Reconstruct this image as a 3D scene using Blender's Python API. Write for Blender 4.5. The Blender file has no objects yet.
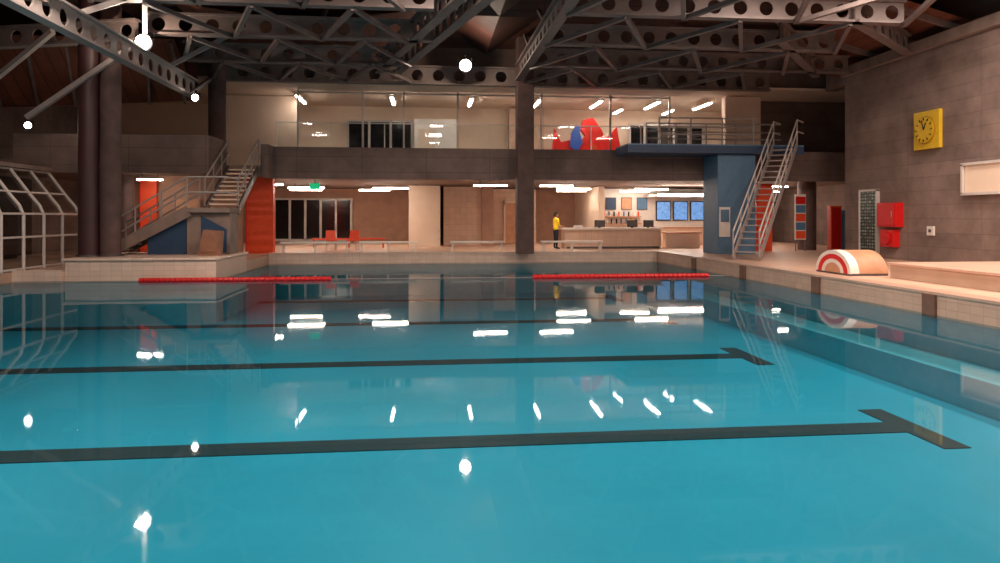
import bpy, math, random
from mathutils import Vector, Matrix
random.seed(4)
S=bpy.context.scene
S.view_settings.view_transform='Standard'
S.view_settings.look='None'
# ---------------------------------------------------------------- materials
def lin(c):
    return tuple(((x/255)/12.92 if x/255<=.04045 else ((x/255+.055)/1.055)**2.4) for x in c)+(1,)
def base(name):
    m=bpy.data.materials.new(name); m.use_nodes=True
    nt=m.node_tree; b=nt.nodes['Principled BSDF']; return m,nt,b
def mat(name,col,rough=.5,metal=0,var=.12,scale=6,emit=0,ecol=None):
    m,nt,b=base(name); N=nt.nodes;L=nt.links
    c=lin(col)
    b.inputs['Roughness'].default_value=rough; b.inputs['Metallic'].default_value=metal
    if var>0:
        tc=N.new('ShaderNodeTexCoord'); n=N.new('ShaderNodeTexNoise'); n.inputs['Scale'].default_value=scale; n.inputs['Detail'].default_value=5
        r=N.new('ShaderNodeValToRGB'); r.color_ramp.elements[0].position=.3; r.color_ramp.elements[1].position=.7
        r.color_ramp.elements[0].color=tuple(x*(1-var) for x in c[:3])+(1,)
        r.color_ramp.elements[1].color=tuple(min(1,x*(1+var)) for x in c[:3])+(1,)
        L.new(tc.outputs['Object'],n.inputs['Vector']); L.new(n.outputs['Fac'],r.inputs['Fac']); L.new(r.outputs['Color'],b.inputs['Base Color'])
    else: b.inputs['Base Color'].default_value=c
    if emit:
        b.inputs['Emission Color'].default_value=lin(ecol or col); b.inputs['Emission Strength'].default_value=emit
    return m
def boarded(name,col,axes='yz',bw=3.0,bh=.22,mort=.012,dark=.55,var=.25,rough=.85,nscale=1.2,offset=.0,stain=.62):
    """board-marked concrete / timber cladding / tiles"""
    m,nt,b=base(name); N=nt.nodes;L=nt.links
    c=lin(col)
    tc=N.new('ShaderNodeTexCoord'); sp=N.new('ShaderNodeSeparateXYZ'); cb=N.new('ShaderNodeCombineXYZ')
    L.new(tc.outputs['Object'],sp.inputs[0])
    L.new(sp.outputs['XYZ'.index(axes[0].upper())],cb.inputs[0]); L.new(sp.outputs['XYZ'.index(axes[1].upper())],cb.inputs[1])
    br=N.new('ShaderNodeTexBrick'); br.offset=offset
    br.inputs['Scale'].default_value=1; br.inputs['Brick Width'].default_value=bw; br.inputs['Row Height'].default_value=bh
    br.inputs['Mortar Size'].default_value=mort; br.inputs['Mortar Smooth'].default_value=.3
    br.inputs['Color1'].default_value=tuple(x*(1-var*.5) for x in c[:3])+(1,)
    br.inputs['Color2'].default_value=tuple(min(1,x*(1+var*.5)) for x in c[:3])+(1,)
    br.inputs['Mortar'].default_value=tuple(x*dark for x in c[:3])+(1,)
    L.new(cb.outputs[0],br.inputs['Vector'])
    n=N.new('ShaderNodeTexNoise'); n.inputs['Scale'].default_value=nscale; n.inputs['Detail'].default_value=8; n.inputs['Roughness'].default_value=.65
    L.new(tc.outputs['Object'],n.inputs['Vector'])
    r=N.new('ShaderNodeValToRGB'); r.color_ramp.elements[0].position=.3; r.color_ramp.elements[1].position=.72
    r.color_ramp.elements[0].color=(stain,stain*.98,stain*.96,1); r.color_ramp.elements[1].color=(1.0,1.0,1.0,1)
    L.new(n.outputs['Fac'],r.inputs['Fac'])
    mx=N.new('ShaderNodeMixRGB'); mx.blend_type='MULTIPLY'; mx.inputs[0].default_value=1
    L.new(br.outputs['Color'],mx.inputs[1]); L.new(r.outputs['Color'],mx.inputs[2]); L.new(mx.outputs[0],b.inputs['Base Color'])
    bp=N.new('ShaderNodeBump'); bp.inputs['Strength'].default_value=.4; bp.inputs['Distance'].default_value=.01
    L.new(br.outputs['Fac'],bp.inputs['Height']); bp.invert=True; L.new(bp.outputs[0],b.inputs['Normal'])
    b.inputs['Roughness'].default_value=rough
    return m
def glassmat(name,tint=(.95,.97,.97,1)):
    m=bpy.data.materials.new(name); m.use_nodes=True; nt=m.node_tree; N=nt.nodes; L=nt.links; N.clear()
    o=N.new('ShaderNodeOutputMaterial'); mx=N.new('ShaderNodeMixShader'); t=N.new('ShaderNodeBsdfTransparent'); g=N.new('ShaderNodeBsdfGlossy')
    f=N.new('ShaderNodeFresnel'); f.inputs['IOR'].default_value=1.3
    t.inputs[0].default_value=tint; g.inputs['Roughness'].default_value=.02; g.inputs[0].default_value=(1,1,1,1)
    L.new(f.outputs[0],mx.inputs[0]); L.new(t.outputs[0],mx.inputs[1]); L.new(g.outputs[0],mx.inputs[2]); L.new(mx.outputs[0],o.inputs[0])
    return m
CONC_R=boarded('concrete_board_marked_wall',(150,128,119),'yz',3.2,.46,mort=.01,dark=.7,var=.16,nscale=.7,stain=.46)
CONC_B=boarded('concrete_balcony',(124,104,98),'xz',2.6,.62,mort=.01,var=.1,stain=.6)
CONC_X=boarded('concrete_wall_x',(126,106,98),'xz',3.2,.46,mort=.01,dark=.7,var=.16,nscale=.7,stain=.5)
CONC=mat('concrete_plain',(134,114,104),.85,var=.2,scale=2)
COLU=mat('concrete_column',(94,72,68),.8,var=.2,scale=3)
MAROON=mat('painted_maroon_column',(66,38,40),.5,var=.15,scale=2)
DECK=boarded('deck_tiles',(218,180,156),'xy',.3,.3,mort=.006,dark=.75,var=.1,rough=.45,stain=.8)
COPE=boarded('coping_tiles',(218,178,156),'yz',.3,.15,mort=.006,dark=.75,var=.1,rough=.4,stain=.8)
COPEX=boarded('coping_tiles_front',(230,202,184),'xz',.3,.15,mort=.006,dark=.75,var=.1,rough=.4,stain=.85)
INSET=mat('drain_panel_brown',(120,84,68),.5)
POOL=mat('pool_basin_turquoise',(26,148,176),.5,var=.1,scale=.35)
POOLW=mat('pool_wall_turquoise',(64,160,178),.5,var=.05)
LANE=mat('lane_marking_black_tile',(14,36,42),.6,var=.1)
TIMBER=boarded('roof_timber_boards',(88,50,38),'xy',4.0,.3,mort=.02,dark=.4,var=.35,rough=.7)
TIMBER2=boarded('timber_panel_boards',(126,70,50),'xz',.5,3,mort=.02,dark=.4,var=.4,rough=.7)
STEEL=mat('painted_steel_girder',(120,106,102),.5,.1,var=.15,scale=3)
STEELW=mat('white_painted_steel',(206,196,190),.4,.1,var=.05)
STEELG=mat('weathered_grey_steel',(158,148,144),.5,.1,var=.1)
STEELD=mat('grey_steel',(96,90,90),.45,.4,var=.1)
STEELK=mat('black_steel',(30,27,27),.6,.2,var=.1)
CHROME=mat('brushed_stainless',(200,194,190),.3,.7,var=.05)
RED=mat('red_paint',(208,24,24),.4,var=.06)
ORANGE=mat('orange_paint',(234,82,42),.45,var=.06)
WHITE=mat('white_plastic',(230,222,214),.4,var=.04)
CREAM=mat('cream_wall_paint',(234,210,188),.7,var=.06,scale=1)
CREAM2=boarded('cream_wall_tiles',(226,192,168),'xz',.3,.3,mort=.008,dark=.75,var=.1,rough=.5,stain=.85)
BROWN=mat('brown_wall_paint',(170,130,108),.7,var=.12,scale=2)
WOOD=mat('light_wood_door',(196,144,110),.5,var=.15,scale=4)
WOODD=mat('brown_wood_panel',(140,96,74),.5,var=.2,scale=5)
BLUE=mat('blue_grey_paint',(84,120,150),.5,var=.06)
DBLUE=mat('dark_blue_paint',(38,66,96),.5,var=.08)
YEL=mat('yellow_paint',(226,186,40),.45,var=.05)
YELD=mat('dark_yellow_paint',(170,130,30),.45,var=.05)
BLACK=mat('black_paint',(18,16,18),.5,var=.1)
DARK=mat('dark_night_glass',(16,18,22),.12,var=.1)
SCREEN=mat('display_screen',(90,130,180),.2,var=.6,scale=6,emit=1.2)
GREENP=boarded('green_glass_pattern',(150,176,166),'yz',.14,.12,mort=.03,dark=.06,var=1.4,rough=.3,nscale=9,stain=.2)
TUBE=mat('fluorescent_tube_glow',(255,244,232),.4,var=0,emit=42,ecol=(255,240,226))
TUBEW=mat('warm_tube_glow',(255,240,222),.4,var=0,emit=70,ecol=(255,236,218))
BULB=mat('floodlight_lens_glow',(255,250,244),.4,var=0,emit=40,ecol=(255,240,225))
EXITG=mat('exit_sign_green',(30,170,110),.4,var=0,emit=1.0)
GREEN=mat('green_paint',(60,130,80),.5,var=.1)
GLASS=glassmat('clear_glass')
MURB=mat('mural_blue',(60,100,190),.5,var=.1)
SRED=mat('sculpture_red',(236,40,30),.45,var=.05)
SKIN=mat('skin',(206,150,122),.55,var=.05)
HAIR=mat('dark_hair',(40,28,22),.6,var=.2,scale=40)
SHIRT=mat('yellow_shirt',(250,212,40),.7,var=.06)
TROU=mat('dark_trousers',(40,40,52),.8,var=.1)
def water():
    m=bpy.data.materials.new('pool_water_surface'); m.use_nodes=True; nt=m.node_tree; N=nt.nodes; L=nt.links; N.clear()
    o=N.new('ShaderNodeOutputMaterial'); mx=N.new('ShaderNodeMixShader'); t=N.new('ShaderNodeBsdfTransparent'); g=N.new('ShaderNodeBsdfGlossy')
    f=N.new('ShaderNodeFresnel'); f.inputs['IOR'].default_value=1.4
    t.inputs[0].default_value=(.76,.95,.97,1); g.inputs['Roughness'].default_value=.03
    tc=N.new('ShaderNodeTexCoord'); n=N.new('ShaderNodeTexNoise'); n.inputs['Scale'].default_value=.7; n.inputs['Detail'].default_value=1.5
    b=N.new('ShaderNodeBump'); b.inputs['Strength'].default_value=.1; b.inputs['Distance'].default_value=.02
    # ripple-averaged reflectance: F/(1+0.7F) keeps grazing water from being a perfect mirror
    k=N.new('ShaderNodeMath'); k.operation='MULTIPLY_ADD'; k.inputs[1].default_value=.7; k.inputs[2].default_value=1
    dv=N.new('ShaderNodeMath'); dv.operation='DIVIDE'
    L.new(f.outputs[0],k.inputs[0]); L.new(f.outputs[0],dv.inputs[0]); L.new(k.outputs[0],dv.inputs[1])
    L.new(tc.outputs['Object'],n.inputs['Vector']); L.new(n.outputs['Fac'],b.inputs['Height'])
    L.new(b.outputs[0],g.inputs['Normal']); L.new(b.outputs[0],f.inputs['Normal'])
    L.new(dv.outputs[0],mx.inputs[0]); L.new(t.outputs[0],mx.inputs[1]); L.new(g.outputs[0],mx.inputs[2]); L.new(mx.outputs[0],o.inputs[0])
    return m
WATER=water()
# ---------------------------------------------------------------- mesh builder
class B:
    def __init__(s): s.v=[];s.f=[];s.m=[];s.sm=[];s.mats=[]
    def mi(s,m):
        if m not in s.mats: s.mats.append(m)
        return s.mats.index(m)
    def add(s,vs,fs,m,smooth=False):
        o=len(s.v); s.v+= [tuple(v) for v in vs]; i=s.mi(m)
        for f in fs: s.f.append([o+k for k in f]); s.m.append(i); s.sm.append(smooth)
        return s
    def box(s,x0,x1,y0,y1,z0,z1,m):
        return s.add([(x0,y0,z0),(x1,y0,z0),(x1,y1,z0),(x0,y1,z0),(x0,y0,z1),(x1,y0,z1),(x1,y1,z1),(x0,y1,z1)],
          [(3,2,1,0),(4,5,6,7),(0,1,5,4),(1,2,6,5),(2,3,7,6),(3,0,4,7)],m)
    def quad(s,a,b,c,d,m): return s.add([a,b,c,d],[(0,1,2,3)],m)
    def frame(s,p0,p1):
        d=(Vector(p1)-Vector(p0)).normalized(); up=Vector((0,0,1))
        if abs(d.z)>.98: up=Vector((0,1,0))
        a=d.cross(up).normalized(); b=a.cross(d).normalized(); return d,a,b
    def tube(s,p0,p1,r,m,n=10,r1=None):
        d,a,b=s.frame(p0,p1); r1=r if r1 is None else r1; p0=Vector(p0);p1=Vector(p1)
        vs=[p0+(a*math.cos(2*math.pi*i/n)+b*math.sin(2*math.pi*i/n))*r for i in range(n)]+[p1+(a*math.cos(2*math.pi*i/n)+b*math.sin(2*math.pi*i/n))*r1 for i in range(n)]
        s.add(vs,[(i,(i+1)%n,n+(i+1)%n,n+i) for i in range(n)],m,True)
        s.add(vs,[tuple(range(n-1,-1,-1)),tuple(range(n,2*n))],m)
        return s
    def path(s,pts,r,m,n=8):
        for a,b in zip(pts[:-1],pts[1:]): s.tube(a,b,r,m,n)
        for p in pts[1:-1]: s.ball(p,(r,r,r),m,8,5)
        return s
    def bar(s,p0,p1,w,h,m):
        d,a,b=s.frame(p0,p1);p0=Vector(p0);p1=Vector(p1); vs=[]
        for p in (p0,p1):
            for i,j in ((-1,-1),(1,-1),(1,1),(-1,1)): vs.append(p+a*w/2*i+b*h/2*j)
        return s.add(vs,[(0,1,2,3),(7,6,5,4),(0,4,5,1),(1,5,6,2),(2,6,7,3),(3,7,4,0)],m)
    def ball(s,c,r,m,n=16,k=10):
        vs=[];fs=[]
        for i in range(k+1):
            t=math.pi*i/k
            for j in range(n):
                p=2*math.pi*j/n; vs.append((c[0]+r[0]*math.sin(t)*math.cos(p),c[1]+r[1]*math.sin(t)*math.sin(p),c[2]+r[2]*math.cos(t)))
        for i in range(k):
            for j in range(n): fs.append((i*n+j,(i+1)*n+j,(i+1)*n+(j+1)%n,i*n+(j+1)%n))
        return s.add(vs,fs,m,True)
    def prism(s,poly,y0,y1,m):
        n=len(poly); vs=[(x,y0,z) for x,z in poly]+[(x,y1,z) for x,z in poly]
        return s.add(vs,[tuple(range(n)),tuple(range(2*n-1,n-1,-1))]+[(i,(i+1)%n,n+(i+1)%n,n+i) for i in range(n)],m)
    def perf(s,p0,p1,z0,z1,m,pitch=None,rad=None,t=.04,fl=.3):
        """perforated (castellated) girder: web with round holes + flanges"""
        p0=Vector((p0[0],p0[1],0));p1=Vector((p1[0],p1[1],0)); L=(p1-p0).length; d=(p1-p0)/L; nrm=Vector((-d.y,d.x,0))
        H=z1-z0; pitch=pitch or H*1.2; rad=rad or H*.33; n=max(1,int(L/pitch)); w=L/n; zc=(z0+z1)/2
        K=16
        for c in range(n):
            cx=(c+.5)*w; inner=[];outer=[]
            for k in range(K):
                a=2*math.pi*(k)/K; ca,sa=math.cos(a),math.sin(a)
                inner.append((cx+rad*ca,zc+rad*sa)); q=min((w/2)/abs(ca) if abs(ca)>1e-6 else 1e9,(H/2)/abs(sa) if abs(sa)>1e-6 else 1e9)
                outer.append((cx+q*ca,zc+q*sa))
            for (sx,sz) in ((1,1),(1,-1),(-1,1),(-1,-1)):
                tgt=(cx+sx*w/2,zc+sz*H/2); j=min(range(K),key=lambda q:(outer[q][0]-tgt[0])**2+(outer[q][1]-tgt[1])**2); outer[j]=tgt
            vs=[]
            for off in (-t/2,t/2):
                for (x,z) in inner+outer: vs.append(p0+d*x+nrm*off+Vector((0,0,z)))
            fs=[]
            for k in range(K):
                q=(k+1)%K
                fs.append((k,q,K+q,K+k)); fs.append((2*K+q,2*K+k,3*K+k,3*K+q)); fs.append((q,k,2*K+k,2*K+q))
            s.add(vs,fs,m)
        s.bar(p0+Vector((0,0,z0)),p1+Vector((0,0,z0)),fl,.06,m); s.bar(p0+Vector((0,0,z1)),p1+Vector((0,0,z1)),fl,.06,m)
        return s
    def make(s,name,bevel=0,parent=None):
        me=bpy.data.meshes.new(name); me.from_pydata(s.v,[],s.f)
        for m in s.mats: me.materials.append(m)
        for p,i,q in zip(me.polygons,s.m,s.sm): p.material_index=i; p.use_smooth=q
        me.update(); ob=bpy.data.objects.new(name,me); S.collection.objects.link(ob)
        if bevel:
            bv=ob.modifiers.new('bevel','BEVEL'); bv.width=bevel; bv.segments=2; bv.limit_method='ANGLE'
        if parent: ob.parent=parent
        return ob
# ---------------------------------------------------------------- dimensions
PX0,PX1,PY0,PY1=-12.0,9.84,2.0,29.0
PLX,PLY=-6.3,21.85
DZ=.4; FZ=-1.3
b=B(); b.box(PX0-.4,PX1+.4,PY0-.4,PY1+.4,FZ-.2,FZ,POOL)
b.make('pool_floor')
b=B()
b.box(PX1,PX1+.35,PY0,PY1,FZ,-.05,POOLW); b.box(PX1-.9,PX1,PY0,PY1,FZ,-.75,POOLW)
b.box(PX0-.35,PX0,PY0,PLY,FZ,-.05,POOLW); b.box(PX0,PLX,PLY,PLY+.3,FZ,-.05,POOLW); b.box(PLX-.3,PLX,PLY+.3,PY1,FZ,-.05,POOLW)
b.box(PLX,PX1,PY1,PY1+.35,FZ,-.05,POOLW); b.box(PX0,PX1,PY0-.35,PY0,FZ,-.05,POOLW)
b.make('pool_wall_tiling')
b=B()
for y in (9.95,15.45,21.2,27.0):
    b.box((PX0 if y<21.6 else PLX)+.05,7.1,y-.25,y+.25,FZ,FZ+.012,LANE); b.box(7.1,7.5,y-1.0,y+.95,FZ,FZ+.012,LANE)
b.make('pool_lane_marking')
w=B(); w.add([(PX0,PY0,0),(PX1,PY0,0),(PX1,PY1,0),(PLX,PY1,0),(PLX,PLY,0),(PX0,PLY,0)],[tuple(range(6))],WATER); w.make('pool_water')
# ---- deck floors
b=B()
b.box(PX1,21,-6,44,-.04,DZ,DECK)
b.box(-16,PX1,PY1,44,-.04,DZ,DECK)
b.box(-16,PX1,-6,PY0,-.04,DZ,DECK)
b.box(-16,PX0,PY0,PLY,-.04,.3,DECK)
b.box(-16,-10.6,PLY,PY1,-.04,.3,DECK); b.box(-10.6,PLX,25.5,PY1,-.04,.36,DECK)
b.make('floor')
b=B()
b.box(PX1-.06,PX1+.0,PY0,PY1,-.04,DZ+.02,COPE); b.box(PX1-.1,PX1+.35,PY0,PY1,DZ,DZ+.05,COPE)
for y in (4.7,8.7,12.7,16.7,20.8,24.8): b.box(PX1-.12,PX1-.05,y-.17,y+.17,-.04,DZ,INSET)
b.box(PLX,PX1,PY1-.06,PY1,-.04,DZ+.02,COPEX); b.box(PLX,PX1,PY1-.1,PY1+.35,DZ,DZ+.05,COPEX)
b.make('pool_coping')
b=B(); b.box(-10.6,PLX,PLY,25.5,-.04,.6,COPEX); b.box(-10.65,PLX+.06,PLY-.06,25.5,.6,.68,COPEX); b.make('column_plinth',.02)
b=B(); b.box(-16,-10.66,PLY-.12,PLY,-.04,.34,COPEX); b.make('deck_edge_kerb')
# ---- room shell
b=B(); b.box(16.4,16.9,-6,26,0,7.4,CONC_R); b.box(16.2,16.9,-6,26,7.4,7.75,CONC); b.box(17.4,17.9,-6,29,7.4,11,CONC_R); b.box(16.9,21,25.6,26,0,7.4,CONC_X); b.make('wall_right')
b=B(); b.box(21,21.3,26,44,0,11,CONC_R); b.make('wall_hall_right')
b=B(); b.box(-16,21,-6.3,-6,0,11,CONC_X); b.make('wall_near')
b=B(); b.box(-16.3,-16,-6,44,0,11,CONC_R); b.make('wall_left')
b=B(); b.box(-16,21,42,42.3,0,3.55,BROWN)
b.make('wall_back')
b=B(); b.box(-16,21,36,36.3,3.9,7.5,CREAM); b.make('wall_upper_back')
b=B(); b.box(-16,21,29.6,30,7.6,11,CONC_X); b.make('wall_upper_fascia')
b=B(); b.box(-16,21,29.4,36.4,7.5,7.6,CREAM); b.make('ceiling_upper')
b=B(); nx,ny=6,6; x0,x1,y0,y1=-16.3,21.3,-6.3,30
for i in range(nx):
    for j in range(ny):
        ax=x0+(x1-x0)*i/nx; bx=x0+(x1-x0)*(i+1)/nx; ay=y0+(y1-y0)*j/ny; by=y0+(y1-y0)*(j+1)/ny; c=((ax+bx)/2,(ay+by)/2,10.6); z=8.8
        P=[(ax,ay,z),(bx,ay,z),(bx,by,z),(ax,by,z)]
        for k in range(4): b.add([P[k],P[(k+1)%4],c],[(0,1,2)],TIMBER)
b.make('ceiling')
# ---- balcony slabs
b=B(); b.box(-16,-7.7,26.1,42,3.55,3.9,CONC); b.box(-7.7,-6.4,27.9,42,3.55,3.9,CONC); b.box(-6.4,21,29.1,42,3.55,3.9,CONC); b.make('floor_upper')
b=B()
b.box(-6.3,20.9,28.8,29.1,3.45,4.72,CONC_B); b.box(-6.38,-6.1,27.9,28.8,3.45,4.72,CONC_B); b.make('balcony_parapet')
b=B(); b.box(-14.2,-7.7,25.8,26.1,3.45,4.8,CONC_B); b.box(-7.9,-7.65,26.1,27.9,3.9,4.8,CONC_B); b.make('balcony_parapet')
b=B()
x=-6.0
while x<12.9: b.box(x-.02,x+.02,28.9,28.96,4.72,5.75,CHROME); x+=2.15
b.box(-6.0,12.8,28.925,28.935,4.74,5.7,GLASS); b.box(-6.0,12.8,28.9,28.96,5.7,5.74,CHROME)
b.make('glass_balustrade')
# ---- columns
b=B(); b.box(3.66,4.34,28.05,28.75,DZ,9.2,COLU); b.make('column_centre',.03)
b=B(); b.tube((-10.4,22.9,.68),(-10.4,22.9,8.6),.3,MAROON,24); b.tube((-9.8,23.0,.68),(-9.8,23.0,8.6),.3,COLU,24)
b.tube((-10.4,22.9,.68),(-10.4,22.9,.74),.36,STEELD,24); b.tube((-9.8,23.0,.68),(-9.8,23.0,.74),.38,STEELD,24); b.make('column_pair_left')
b=B(); b.tube((-8.2,28.6,3.9),(-8.2,28.6,8.6),.33,COLU,20); b.make('round_column')
b=B(); b.tube((17.2,30.2,DZ),(17.2,30.2,3.55),.4,COLU,20); b.make('round_column')
b=B(); b.tube((-11.6,28.5,.3),(-11.6,28.5,3.55),.3,COLU,20); b.make('round_column')
# ---- roof girders
def girder(p0,p1,z0=7.4,z1=8.0,m=STEEL):
    b=B(); b.perf(p0,p1,z0,z1,m); b.make('perforated_roof_girder')
girder((-8.5,28.6),(14.6,28.6),7.3,8.0)
for y in (25.6,22,18.6,14.5,10.5): girder((-8.4,y),(-.6 if y>24 else .2,y))
for y in (25.2,22,18.6,14.5,10.5): girder((3.8,y),(16 if y>24 else 13.5,y))
girder((3.7,8),(3.7,27.9))
girder((-1.8,27),(1.3,16)); girder((-1.1,27),(2.0,16))
girder((11.9,18.5),(16.1,22)); girder((10.9,20.7),(15.2,26))
girder((-8.4,8),(-8.4,26.5),6.25,6.85,STEELG)
girder((-12.5,12),(-8.8,18),7.0,7.6)
girder((-16,24.2),(-8.6,22.0),7.2,7.8)
b=B()
for (xa,xb) in ((-8.4,-.6),(3.8,13.5)):
    for (ya,yb) in ((28.6,25.4),(25.4,22),(22,18.6),(18.6,14.5)):
        n=3; dx=(xb-xa)/n
        for i in range(n):
            m=xa+dx*(i+.5)
            b.bar((xa+dx*i,ya,7.35),(m,yb,7.35),.12,.12,STEEL); b.bar((m,yb,7.35),(xa+dx*(i+1),ya,7.35),.12,.12,STEEL)
        for i in range(0,n+1,2): b.bar((xa+dx*i,yb,8),(xa+dx*i,(ya+yb)/2,9.0),.1,.1,STEEL)
for (p,q) in (((-8.4,26,6.3),(-8.4,28.4,7.3)),((-12,22.5,4.9),(-8.6,22.5,7.4)),((-15,24,5.2),(-11,22,7.4)),((-8.4,18,6.85),(-6,20,8.6)),((-8.4,24,6.85),(-6,25,8.6))): b.bar(p,q,.14,.14,STEELG)
b.make('roof_truss_struts')
b=B(); b.quad((-16,27.5,5.9),(-8.6,27.5,6.3),(-8.6,25,8.0),(-16,25,8.0),TIMBER2); b.quad((-16,27.5,5.9),(-8.6,27.5,6.3),(-8.6,27.5,8.8),(-16,27.5,8.8),TIMBER2)
for i in range(6): x=-15.5+1.3*i; b.bar((x,27.4,5.95+.05*i),(min(x+.8,-8.7),25,7.9),.08,.16,STEEL)
b.make('timber_roof_panel')
b=B(); b.quad((-16,10,7.8),(-9,10,8.6),(-9,22,8.6),(-16,22,7.8),TIMBER2)
for i in range(5): b.bar((-16,11+2.4*i,7.7),(-9,11+2.4*i,8.5),.1,.2,STEEL)
b.make('timber_roof_panel')
b=B(); b.quad((14,20,8.7),(17.4,20,7.8),(17.4,28,7.8),(14,28,8.7),TIMBER2)
for i in range(4): b.bar((14,20.5+2*i,8.6),(17.4,20.5+2*i,7.7),.1,.2,STEEL)
b.make('timber_roof_panel')
b=B(); b.quad((-8,23,8.7),(-4,23,8.1),(-4,28,8.1),(-8,28,8.7),TIMBER2); b.quad((-4,23,8.1),(0,23,8.7),(0,28,8.7),(-4,28,8.1),TIMBER2); b.make('timber_roof_panel')
# ---- left greenhouse-like glazing (vertical ribs with a canted top)
b=B(); ys=[8.9+1.12*i for i in range(16)]
for y in ys:
    b.path([(-12,y,.3),(-12,y,1.95),(-12.12,y,2.25),(-12.4,y,2.6),(-13,y,3.42)],.05,STEELW)
for z in (.36,1.3,2.0): b.bar((-12,ys[0],z),(-12,ys[-1],z),.05,.06,STEELW)
b.bar((-12.45,ys[0],2.68),(-12.45,ys[-1],2.68),.05,.05,STEELW)
b.bar((-13,ys[0],3.42),(-13,ys[-1],3.42),.06,.06,STEELG)
b.quad((-12.05,ys[0],.3),(-12.05,ys[-1],.3),(-12.05,ys[-1],2.1),(-12.05,ys[0],2.1),GLASS); b.quad((-12.05,ys[0],2.1),(-12.05,ys[-1],2.1),(-13.05,ys[-1],3.4),(-13.05,ys[0],3.4),GLASS)
b.make('window_1')
b=B(); b.box(-15.9,-15.8,2,30,.3,3.42,DARK); b.make('window_8')
b=B(); b.box(-16,-12.9,-6,25.8,3.47,3.6,CONC); b.make('ceiling_side')
b=B(); b.box(-12.3,-7.4,29.2,29.4,.36,3.55,BROWN); b.box(-10,-9,29.1,29.2,.36,2.6,WOOD); b.make('partition_wall')
# ---- stairs left
st=B(); n=10
for i in range(n):
    y1=27.9-.3*i; z=3.9-.17*(i+1)
    st.box(-7.5,-6.5,y1-.32,y1,z-.05,z,CREAM)
for x in (-7.55,-6.45): st.bar((x,27.8,3.75),(x,24.85,2.1),.07,.28,STEELD)
st.box(-7.7,-6.35,23.5,24.9,2.05,2.2,CONC)
n=8
for i in range(n):
    x1=-7.7-.3*i; z=2.2-.17*(i+1)
    st.box(x1-.32,x1,23.6,24.8,z-.05,z,CONC)
st.bar((-7.65,23.57,2.1),(-10.0,23.57,.84),.07,.36,CONC); st.bar((-7.65,24.83,2.1),(-10.0,24.83,.84),.07,.3,CONC)
st.prism([(-7.75,.69),(-6.4,.69),(-6.4,2.05),(-7.75,2.05)],23.72,24.7,CONC)
st.prism([(-9.0,.69),(-7.78,.69),(-7.78,1.95),(-9.0,1.2)],23.78,24.6,DBLUE)
st.prism([(-7.3,.75),(-6.5,.75),(-6.5,1.5),(-7.3,1.95)],23.69,23.72,DBLUE)
for off in (.5,1.0):
    for x in (-7.55,-6.45): st.path([(x,27.9,3.9+off),(x,24.9,2.2+off),(x,23.6,2.2+off)] if x>-7 else [(x,27.9,3.9+off),(x,24.9,2.2+off)],.03,STEELG)
    for y in (23.57,24.83): st.path([(-6.45,y,2.2+off),(-7.7,y,2.2+off),(-10.1,y,.7+off)] if y<24 else [(-7.7,y,2.2+off),(-10.1,y,.7+off)],.03,STEELG)
for k in range(4):
    f=k/3
    for x in (-7.55,-6.45): st.tube((x,27.9-3*f,3.8-1.7*f),(x,27.9-3*f,4.9-1.7*f),.025,STEELG)
    for y in (23.57,24.83): st.tube((-7.7-2.4*f,y,2.15-1.46*f),(-7.7-2.4*f,y,3.2-1.5*f),.025,STEELG)
st.make('staircase')
def opanel(x0,x1,y0,y1,z0,z1):
    b=B(); b.box(x0,x1,y0,y1,z0,z1,ORANGE); b.box(x0+.08,x1-.08,y0-.02,y0,z0+.1,z0+(z1-z0)*.5-.04,ORANGE); b.box(x0+.08,x1-.08,y0-.02,y0,z0+(z1-z0)*.5+.04,z1-.1,ORANGE); b.box(x0-.04,x0,y0-.03,y1,z0,z1,RED); b.make('orange_wall_panel')
opanel(-7.3,-6.25,29.5,29.9,DZ,3.55); opanel(-11.2,-10.6,28.9,29.1,.36,3.4)
b=B(); b.prism([(-7.15,.68),(-6.5,.68),(-6.45,1.45),(-7.0,1.5)],22.9,23.25,WOODD); b.prism([(-7.08,.8),(-6.56,.8),(-6.53,1.35),(-6.95,1.4)],22.87,22.9,WOODD); b.make('wooden_cabinet')
# ---- lower hall back wall fittings
def wallpanel(name,x0,x1,z0,z1,m,y=41.9,frame=None,div=0):
    b=B(); b.box(x0,x1,y,y+.08,z0,z1,m)
    if frame:
        for x in [x0,x1]+[x0+(x1-x0)*(i+1)/(div+1) for i in range(div)]: b.box(x-.06,x+.06,y-.08,y+.09,z0,z1,frame)
        b.box(x0,x1,y-.08,y+.09,z1-.1,z1,frame); b.box(x0,x1,y-.08,y+.09,z0,z0+.12,frame)
    return b.make(name)
wallpanel('window_2',-8.8,-4.4,.5,3.0,DARK,frame=STEELW,div=4)
b=B(); b.box(-.9,.7,36,42,DZ,3.5,CREAM); b.make('partition_wall')
b=B(); b.box(.9,2.9,37,42,DZ,3.5,CREAM2); b.make('partition_wall')
b=B(); b.box(2.9,3.5,36.5,42,DZ,3.5,BROWN); b.make('partition_wall')
b=B(); b.box(3.7,6.3,40,42,DZ,3.5,CREAM2); b.make('partition_wall')
b=B(); b.box(4.5,5.5,39.9,39.98,DZ,2.7,WOOD); b.box(4.4,4.5,39.85,39.99,DZ,2.8,CREAM); b.box(5.5,5.6,39.85,39.99,DZ,2.8,CREAM);b.box(4.4,5.6,39.85,39.99,2.7,2.8,CREAM); b.tube((5.35,39.86,1.4),(5.35,39.86,1.6),.02,CHROME); b.make('door_1')
b=B(); b.box(9,9.3,36,42,DZ,3.5,CREAM); b.make('partition_wall')
b=B(); b.box(9.3,17,38.5,38.6,DZ,3.5,WHITE); b.make('wall_cafe')
b=B(); b.box(17,17.2,36,38.6,DZ,3.5,CREAM); b.make('partition_wall')
b=B()
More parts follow.
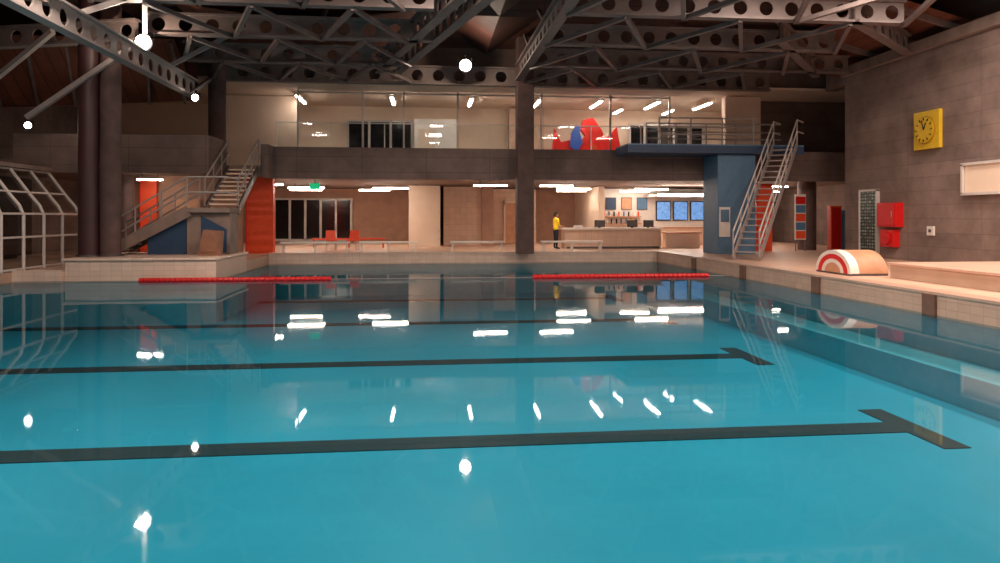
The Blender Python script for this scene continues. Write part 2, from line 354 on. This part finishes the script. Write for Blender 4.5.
for z in (1.5,1.9): b.box(9.8,12,38.2,38.48,z,z+.04,WOOD)
for i in range(15): 
    x=9.9+.14*i; zz=1.54 if i%2 else 1.94; c=random.choice([BLUE,ORANGE,WHITE,BLACK,YEL,DBLUE]); b.tube((x,38.34,zz),(x,38.34,zz+.26),.045,c,8)
b.make('bottle_shelf')
b=B(); 
for i,c in enumerate((DBLUE,WOOD,BLUE)): b.box(10+.9*i,10.6+.9*i,38.42,38.48,2.3,3.0,STEELD); b.box(10.04+.9*i,10.56+.9*i,38.4,38.42,2.34,2.96,c)
b.make('wall_posters')
b=B()
for i in range(4): b.box(12.9+1.0*i,13.75+1.0*i,38.38,38.46,1.7,2.8,BLACK); b.box(12.95+1.0*i,13.7+1.0*i,38.36,38.38,1.75,2.75,SCREEN)
b.make('menu_screens')
b=B(); b.box(12.2,16.8,36,38.4,3.0,3.12,WHITE); b.box(12.2,16.8,35.95,36.0,3.0,3.12,TUBEW); b.make('cafe_canopy_light')
b=B(); b.box(12.0,16.5,35.8,36.3,DZ,1.3,CREAM); b.box(11.95,16.55,35.75,36.35,1.3,1.36,WOOD); b.make('cafe_counter')
wallpanel('window_3',17.4,20.8,.5,2.9,DARK,frame=STEELW,div=3)
b=B(); b.box(6.5,11.2,32.6,33.4,DZ,1.3,CREAM2); b.box(6.4,11.3,32.5,33.5,1.3,1.38,WHITE); b.box(6.6,11.1,32.58,32.6,DZ,.5,STEELD)
for x in (8.0,9.6,10.4): b.box(x,x+.5,32.8,32.86,1.42,1.75,BLACK); b.box(x+.2,x+.3,32.85,32.95,1.38,1.45,BLACK); b.box(x+.03,x+.47,32.79,32.8,1.45,1.72,STEELD)
b.box(7.0,7.4,32.7,33.0,1.38,1.5,WHITE)
b.make('reception_counter',.01)
b=B(); b.box(11.6,13.3,33,33.6,DZ,1.1,CREAM); b.box(11.55,13.35,32.95,33.65,1.1,1.16,WOOD); b.make('side_counter',.01)
def bench(x0,x1,y,m=WHITE):
    b=B()
    for k in range(3): b.box(x0,x1,y+.13*k,y+.11+.13*k,DZ+.40,DZ+.47,m)
    nn=max(2,int((x1-x0)/1.2)+1)
    for i in range(nn):
        x=x0+.1+(x1-x0-.2)*i/(nn-1); b.box(x-.03,x+.03,y+.02,y+.07,DZ,DZ+.4,m); b.box(x-.03,x+.03,y+.3,y+.35,DZ,DZ+.4,m); b.box(x-.03,x+.03,y+.02,y+.34,DZ+.36,DZ+.4,m)
    b.make('bench')
bench(-6,-3.2,29.6); bench(-2.8,-.4,29.6); bench(1.0,3.3,29.6); bench(4.9,7.6,29.6); bench(-5.5,-2,34.5,ORANGE)
def chair(x,y,z,rot=0,m=WHITE,name='chair'):
    b=B(); 
    for sx in (-.2,.2):
        for sy in (-.2,.2): b.tube((sx,sy,0),(sx*.9,sy*.9,.44),.016,CHROME,8)
    b.box(-.23,.23,-.22,.22,.43,.47,m); b.add([(-.22,.2,.47),(.22,.2,.47),(.2,.28,.9),(-.2,.28,.9),(-.22,.24,.47),(.22,.24,.47),(.2,.32,.9),(-.2,.32,.9)],[(0,1,2,3),(7,6,5,4),(2,6,7,3),(1,5,6,2),(3,7,4,0)],m)
    o=b.make(name); o.location=(x,y,z); o.rotation_euler=(0,0,rot)
for i,(x,r) in enumerate(((6.6,2.9),(7.4,3.3),(8.3,3.1),(9.2,3.0))): chair(x,30.2,3.9,r)
chair(-4.2,31.8,DZ,.3,ORANGE); chair(-3.3,32,DZ,-.2,ORANGE)
# ---- upper floor glazing and fittings
b=B()
for x in (-5.6,-2.8,-1.0,1.4,5.2,8.4,11.2): b.box(x-.04,x+.04,31.4,31.5,3.9,7.5,STEELW)
b.box(-5.6,11.2,31.4,31.5,7.35,7.42,STEELW); b.box(-5.6,11.2,31.44,31.45,3.9,7.5,GLASS); b.make('window_4')
wallpanel('door_2',-3.94,-.73,3.9,6.8,DARK,y=35.85,frame=STEELW,div=2)
b=B(); b.box(-.6,1.46,34.5,36,3.9,6.7,WHITE); b.box(-.4,.4,34.45,34.5,4.3,6.2,CREAM); b.make('partition_wall')
b=B(); b.box(4.2,6.0,35.5,35.95,3.9,7.45,CREAM2); b.make('partition_wall')
b=B(); Y=34.2; K=1.06
def P_(l): return [(x*K+.05,(z-4.5)*1.12+4.7) for x,z in l]
b.box(6.1,10.0,Y-.3,Y+.35,3.9,4.7,WHITE)
b.prism(P_([(6.9,4.5),(9.1,4.5),(9.0,5.2),(8.85,6.0),(8.6,5.7),(8.3,5.5),(8.1,5.9),(7.7,6.4),(7.25,6.3),(7.1,5.9),(7.35,5.6),(7.0,5.2)]),Y-.15,Y+.1,SRED)
b.prism(P_([(5.8,4.5),(6.9,4.5),(6.9,5.0),(6.6,5.4),(6.2,5.3),(5.9,5.9),(5.8,5.0)]),Y-.1,Y+.15,SRED)
b.prism(P_([(6.6,5.1),(6.95,4.9),(7.2,5.3),(7.05,5.7),(7.1,6.0),(6.9,6.05),(6.65,5.7)]),Y-.28,Y-.16,MURB)
b.prism(P_([(8.2,4.5),(8.8,4.5),(8.7,4.9),(8.3,5.0)]),Y-.28,Y-.16,MURB)
b.prism(P_([(7.5,4.5),(7.8,4.5),(7.9,5.1),(7.6,5.3)]),Y-.28,Y-.16,ORANGE)
b.make('red_sculpture')
wallpanel('window_5',10.6,14.6,4.6,6.8,DARK,y=35.85,frame=STEELW,div=4)
b=B(); b.box(13.7,15.4,31,31.4,3.9,7.45,CREAM); b.make('partition_wall')
b=B(); b.box(15.4,21,32,32.2,3.9,7.45,CONC_X); b.make('partition_wall')
b=B(); b.box(-9.3,-5.9,33,33.2,3.9,7.45,CREAM); b.make('partition_wall')
# ---- fluorescent lights
def tubelamp(p0,p1,m=TUBE):
    b=B(); b.bar(p0,p1,.11,.04,m); q0=(p0[0],p0[1],p0[2]+.06);q1=(p1[0],p1[1],p1[2]+.06); b.bar(q0,q1,.2,.07,WHITE)
    for f in (.2,.8):
        x=p0[0]+(p1[0]-p0[0])*f; y=p0[1]+(p1[1]-p0[1])*f; b.tube((x,y,p0[2]+.08),(x,y,p0[2]+.23),.012,STEELD,6)
    b.make('fluorescent_light')
for x in (-5.7,-1.55,2.05,5.2,8.05,10.8,13.3): tubelamp((x,31.7,7.25),(x,33.8,7.25))
for x in (9.6,12.2): tubelamp((x,33.8,7.2),(x,35.2,7.2))
for x in (-7.6,2.2,5.2): tubelamp((x-.1,31.2,3.3),(x+1.4,31.2,3.3),TUBEW)
for x in (-6.6,-2.6,6.5,10.5): tubelamp((x,34.5,3.3),(x+1.7,34.5,3.3),TUBEW)
for x in (-7,-3.5,7,10.5,18): tubelamp((x,37.2,3.3),(x+1.6,37.2,3.3),TUBEW)  # deep hall row, includes extra tubes added to brighten the hall
tubelamp((-10.8,27.6,3.3),(-9.9,27.6,3.3),TUBEW); tubelamp((15.6,30.8,3.3),(16.6,30.8,3.3),TUBEW)
b=B(); b.box(-5.0,-4.6,30.9,30.95,3.1,3.35,EXITG); b.box(-5.02,-4.58,30.95,30.99,3.08,3.37,WHITE); b.tube((-4.8,30.95,3.35),(-4.8,30.95,3.55),.015,STEELD); b.make('exit_sign')
def flood(x,y,z,r=.2,power=0):
    """compact round floodlight on a yoke fixed to the girder"""
    b=B(); b.ball((x,y,z),(r,r*.6,r),BULB); b.tube((x,y+r*.2,z),(x,y+r*1.5,z+r*.3),r*1.15,STEELK,18,r*.6)
    b.path([(x-r*1.2,y+r*.6,z),(x-r*1.2,y+r*.8,z+r*1.4),(x+r*1.2,y+r*.8,z+r*1.4),(x+r*1.2,y+r*.6,z)],.02,STEELK,6)
    b.tube((x,y+r*.8,z+r*1.4),(x,y+r*.8,z+r*1.4+.12),.03,STEELK)
    b.make('floodlight')
    if power:
        l=bpy.data.lights.new('floodlight_lamp','POINT'); l.energy=power; l.color=(1,.78,.6); l.shadow_soft_size=.08
        o=bpy.data.objects.new('floodlight_lamp',l); o.location=(x,y-r-.15,z-.1); S.collection.objects.link(o)
flood(-8.3,21.6,7.05,.22,150); flood(1.5,27.0,7.75,.22,170); flood(-11.6,25.2,5.35,.12,12); flood(-7.9,25.0,6.0,.11); flood(-13.4,25.2,5.0,.11)
def area(x,y,z,sx,sy,p,col):
    b=B(); b.box(x-sx/2-.05,x+sx/2+.05,y-sy/2-.05,y+sy/2+.05,z+.03,z+.18,STEELD); b.tube((x,y,z+.18),(x,y,z+.6),.02,STEELD); b.make('added_fill_housing')  # housing added to give the unseen fill lamp a fixture
    l=bpy.data.lights.new('added_fill_lamp','AREA'); l.shape='RECTANGLE'; l.size=sx; l.size_y=sy; l.energy=p; l.color=col
    o=bpy.data.objects.new('added_fill_lamp',l); o.location=(x,y,z); S.collection.objects.link(o)
for x in (-8,0.5,9.5,14):  # added grid of unseen fill lamps that lights pool and walls
    for y in (4,10,15.5): area(x,y,8.1,1.2,1.2,(430,480,510)[(4,10,15.5).index(y)],(1,.81,.69))
# ---- right-hand side items
b=B(); b.box(11.4,16.4,-5.95,16.2,DZ,.72,CREAM2); b.box(11.35,16.4,-5.95,16.25,.72,.78,COPE); b.make('bench_ledge',.01)
b=B(); cy,cz=21.35,4.75
b.box(16.28,16.4,cy-.58,cy+.58,cz-.62,cz+.62,YEL)
b.tube((16.27,cy,cz),(16.22,cy,cz),.45,YELD,32); b.tube((16.24,cy,cz),(16.2,cy,cz),.42,YEL,32)
for k in range(12):
    a=k*math.pi/6; b.bar((16.19,cy+.31*math.sin(a),cz+.31*math.cos(a)),(16.19,cy+.39*math.sin(a),cz+.39*math.cos(a)),.04,.02,BLACK)
b.bar((16.185,cy,cz),(16.185,cy-.1,cz+.22),.03,.02,BLACK); b.bar((16.185,cy,cz),(16.185,cy+.1,cz+.32),.02,.02,BLACK)
b.make('wall_clock')
b=B(); b.box(16.3,16.4,23.9,24.9,.5,2.85,GREENP)
for y in (23.88,24.88): b.box(16.26,16.4,y,y+.05,.45,2.9,STEELW)
b.box(16.26,16.4,23.88,24.93,2.85,2.92,STEELW); b.make('window_6')
b=B(); b.box(16.1,16.4,22.6,23.6,1.55,2.4,RED); b.box(16.07,16.1,22.66,23.54,1.6,2.35,RED); b.box(16.15,16.4,22.8,23.5,.85,1.45,RED); b.tube((16.13,23.15,1.15),(16.08,23.15,1.15),.22,RED,20); b.tube((16.05,22.75,1.9),(16.05,22.75,2.1),.015,CHROME); b.make('fire_hose_cabinet',.01)
b=B(); b.box(16.3,16.4,16.6,19.7,2.6,3.5,CREAM)
for z in (2.56,3.46): b.box(16.22,16.4,16.5,19.8,z,z+.08,STEELW)
for y in (16.5,18.1,19.72): b.box(16.22,16.4,y,y+.08,2.6,3.5,STEELW)
b.make('window_7')
b=B(); b.box(16.34,16.4,21.1,21.4,1.3,1.6,WHITE); b.box(16.32,16.34,21.2,21.3,1.4,1.5,STEELD); b.make('wall_socket_box')
# lane rope reel
b=B(); cy=17.5; n=14; xa,xb=10.7,11.7
def arc(ry,rz): return [(cy+ry*math.cos(math.pi*i/n),DZ+.05+rz*math.sin(math.pi*i/n)) for i in range(n+1)]
A0,A1,A2,A3=arc(.8,.58),arc(.68,.48),arc(.5,.35),arc(.36,.25)
vs=[(xa,y,z) for y,z in A0]+[(xb,y,z) for y,z in A0]
b.add(vs,[(i,i+1,n+2+i,n+1+i) for i in range(n)],WOOD,True); b.add([(xb,y,z) for y,z in A0],[tuple(range(n+1))],WOOD)
for P,Q,m in ((A0,A1,WHITE),(A1,A2,RED),(A2,A3,WHITE)):
    b.add([(xa-.02,y,z) for y,z in P]+[(xa-.02,y,z) for y,z in Q],[(i,i+1,n+2+i,n+1+i) for i in range(n)],m)
b.add([(xa-.02,y,z) for y,z in A3],[tuple(range(n+1))],WOOD)
b.add([(xa-.02,y,z) for y,z in A0]+[(xa+.22,y,z+.005) for y,z in A0],[(i,i+1,n+2+i,n+1+i) for i in range(n)],WHITE,True)
b.box(xa,xb,cy-.8,cy+.8,DZ,DZ+.06,STEELD)
b.make('lane_rope_reel')
# ---- lane rope
b=B(); x=-8.4
while x<8.9:
    if x<-2.9 or x>3.3: b.tube((x,21.6,.03),(x+.13,21.6,.03),.075,RED,8)
    x+=.15
b.tube((-11.9,21.6,.02),(PX1-.07,21.6,.02),.01,STEELG,6); b.make('lane_rope')
# ---- diving platform
b=B()
b.box(11.7,13.3,27.2,28.7,DZ,4.44,BLUE); b.make('diving_tower_pier',.02)
b=B(); b.box(7.9,15.2,26.9,28.75,4.45,4.75,DBLUE); b.box(7.9,15.2,26.9,28.75,4.75,4.8,BLUE)
for z in (5.2,5.5,5.85):
    b.path([(9.2,28.6,z),(15.1,28.6,z)],.03,STEELG)
    b.path([(9.2,26.98,z),(13.2,26.98,z)],.03,STEELG)
for x in (9.2,10.5,11.8,13.1): b.tube((x,26.98,4.8),(x,26.98,5.85),.03,STEELG); b.tube((x,28.6,4.8),(x,28.6,5.85),.03,STEELG)
b.make('diving_platform')
b=B(); b.box(11.75,12.2,27.14,27.19,1.1,2.3,WHITE); b.box(11.8,12.15,27.12,27.15,1.7,2.2,BLUE); b.make('safety_sign')
b=B(); P0=Vector((11.0,23.2,DZ+.05)); P1=Vector((14.3,26.7,4.8)); d=(P1-P0); h=Vector((d.x,d.y,0)).normalized(); sd=Vector((-h.y,h.x,0))*.45
for s_ in (-1,1):
    b.bar(P0+sd*s_,P1+sd*s_,.05,.2,STEELG)
    for o in (.5,.95):
        b.path([P0+sd*s_+Vector((0,0,o)),P1+sd*s_+Vector((0,0,o)),P1+sd*s_+h*.9+Vector((0,0,o))],.03,STEELW)
    for k in range(7):
        q=P0+d*k/6+sd*s_; b.tube(q,q+Vector((0,0,.95)),.028,STEELG)
for k in range(1,19):
    q=P0+d*k/19; b.bar(q-sd,q+sd,.22,.04,STEELG)
b.make('diving_tower_stairs')
opanel(14.5,15.2,29.5,29.9,DZ,3.4)
b=B(); b.box(18.0,18.5,29.6,29.9,DZ,2.4,ORANGE); b.box(18.55,18.95,29.6,30,DZ,2.2,BLUE); b.box(18.05,18.45,29.58,29.6,.5,2.3,RED); b.make('locker_cabinet')
b=B()
b.box(16.15,16.65,29.3,29.36,.9,2.9,WHITE)
for i,c in enumerate((ORANGE,BLUE,ORANGE,BLUE,RED)): b.box(16.18,16.62,29.27,29.3,.95+.38*i,1.28+.38*i,c)
for x in (16.17,16.6): b.box(x,x+.04,29.3,29.36,DZ,.9,STEELD)
b.make('poster_board')
# ---- person (skin modifier body, one continuous surface)
def person(x,y,z,rot):
    root=bpy.data.objects.new('receptionist_person',None); S.collection.objects.link(root); root.location=(x,y,z); root.rotation_euler=(0,0,rot)
    V={};vs=[];es=[];rs=[]
    def v(n,co,r,par=None):
        V[n]=len(vs); vs.append(co); rs.append(r)
        if par: es.append((V[par],V[n]))
    v('pel',(0,0,.95),(.15,.11)); v('waist',(0,0,1.08),(.135,.1),'pel'); v('chest',(0,-.02,1.28),(.16,.11),'waist'); v('up',(0,-.02,1.40),(.12,.08),'chest'); v('neck',(0,-.02,1.47),(.055,.055),'up'); v('head0',(0,-.03,1.53),(.05,.06),'neck')
    for s_,n in ((-1,'l'),(1,'r')):
        v(n+'hip',(.09*s_,0,.9),(.095,.1),'pel'); v(n+'kn',(.10*s_,-.02,.5),(.06,.06),n+'hip'); v(n+'an',(.1*s_,.02,.09),(.04,.045),n+'kn'); v(n+'toe',(.11*s_,-.15,.035),(.038,.03),n+'an')
        v(n+'sh',(.19*s_,-.02,1.39),(.055,.055),'up'); v(n+'el',(.24*s_,-.02 ,1.12),(.043,.043),n+'sh'); v(n+'wr',(.2*s_,-.24,1.06),(.028,.028),n+'el')
        v(n+'palm',(.19*s_,-.31,1.05),(.034,.02),n+'wr')
        for k in range(4):
            fx=.19*s_+(-.027+.018*k); L=(.07,.08,.075,.06)[k]
            v(n+'f%d'%k,(fx,-.35,1.045),(.01,.01),n+'palm'); v(n+'g%d'%k,(fx,-.35-L,1.025),(.008,.008),n+'f%d'%k)
        v(n+'t',(.19*s_-.05*s_,-.33,1.04),(.01,.01),n+'palm')
    me=bpy.data.meshes.new('body'); me.from_pydata(vs,es,[]); ob=bpy.data.objects.new('body',me); S.collection.objects.link(ob)
    sk=ob.modifiers.new('skin','SKIN'); sk.use_smooth_shade=True
    for i,r in enumerate(rs): me.skin_vertices[0].data[i].radius=r; me.skin_vertices[0].data[i].use_root=(i==0)
    ob.modifiers.new('sub','SUBSURF').levels=1
    bpy.context.view_layer.update(); dg=bpy.context.evaluated_depsgraph_get(); nm=bpy.data.meshes.new_from_object(ob.evaluated_get(dg)); bpy.data.objects.remove(ob)
    nm.materials.clear()
    for m in (SHIRT,TROU,SKIN,BLACK): nm.materials.append(m)
    for p in nm.polygons:
        c=p.center; p.use_smooth=True
        p.material_index=0 if c.z>.93 else 1
        if c.z<.1: p.material_index=3
        if c.z>1.455: p.material_index=2
        if c.y<-.14 and c.z>.9: p.material_index=2
    ob=bpy.data.objects.new('body',nm); S.collection.objects.link(ob); ob.parent=root
    h=B(); h.ball((0,-.035,1.62),(.075,.095,.115),SKIN); h.ball((0,-.13,1.615),(.014,.02,.022),SKIN,8,6)
    for s_ in (-1,1): h.ball((.077*s_,-.03,1.615),(.012,.02,.03),SKIN,8,6); h.ball((.03*s_,-.122,1.64),(.011,.008,.007),BLACK,8,6)
    h.ball((0,-.12,1.565),(.024,.01,.006),RED,8,6); h.make('head',parent=root)
    h=B(); h.ball((0,-.015,1.66),(.085,.1,.095),HAIR); h.ball((0,.05,1.6),(.07,.05,.1),HAIR); h.make('hair',parent=root)
person(6.0,32.2,DZ,math.radians(110))
# ---- camera & world
w=bpy.data.worlds.new('night'); S.world=w; w.use_nodes=True; w.node_tree.nodes['Background'].inputs[0].default_value=(.02,.02,.03,1); w.node_tree.nodes['Background'].inputs[1].default_value=.5
c=bpy.data.cameras.new('camera'); c.lens=25.2; c.sensor_width=36; c.shift_y=-.0645; c.clip_start=.05; c.clip_end=200
co=bpy.data.objects.new('camera',c); co.location=(0,0,1.9); co.rotation_euler=(math.radians(90),0,math.radians(-6)); S.collection.objects.link(co); S.camera=co
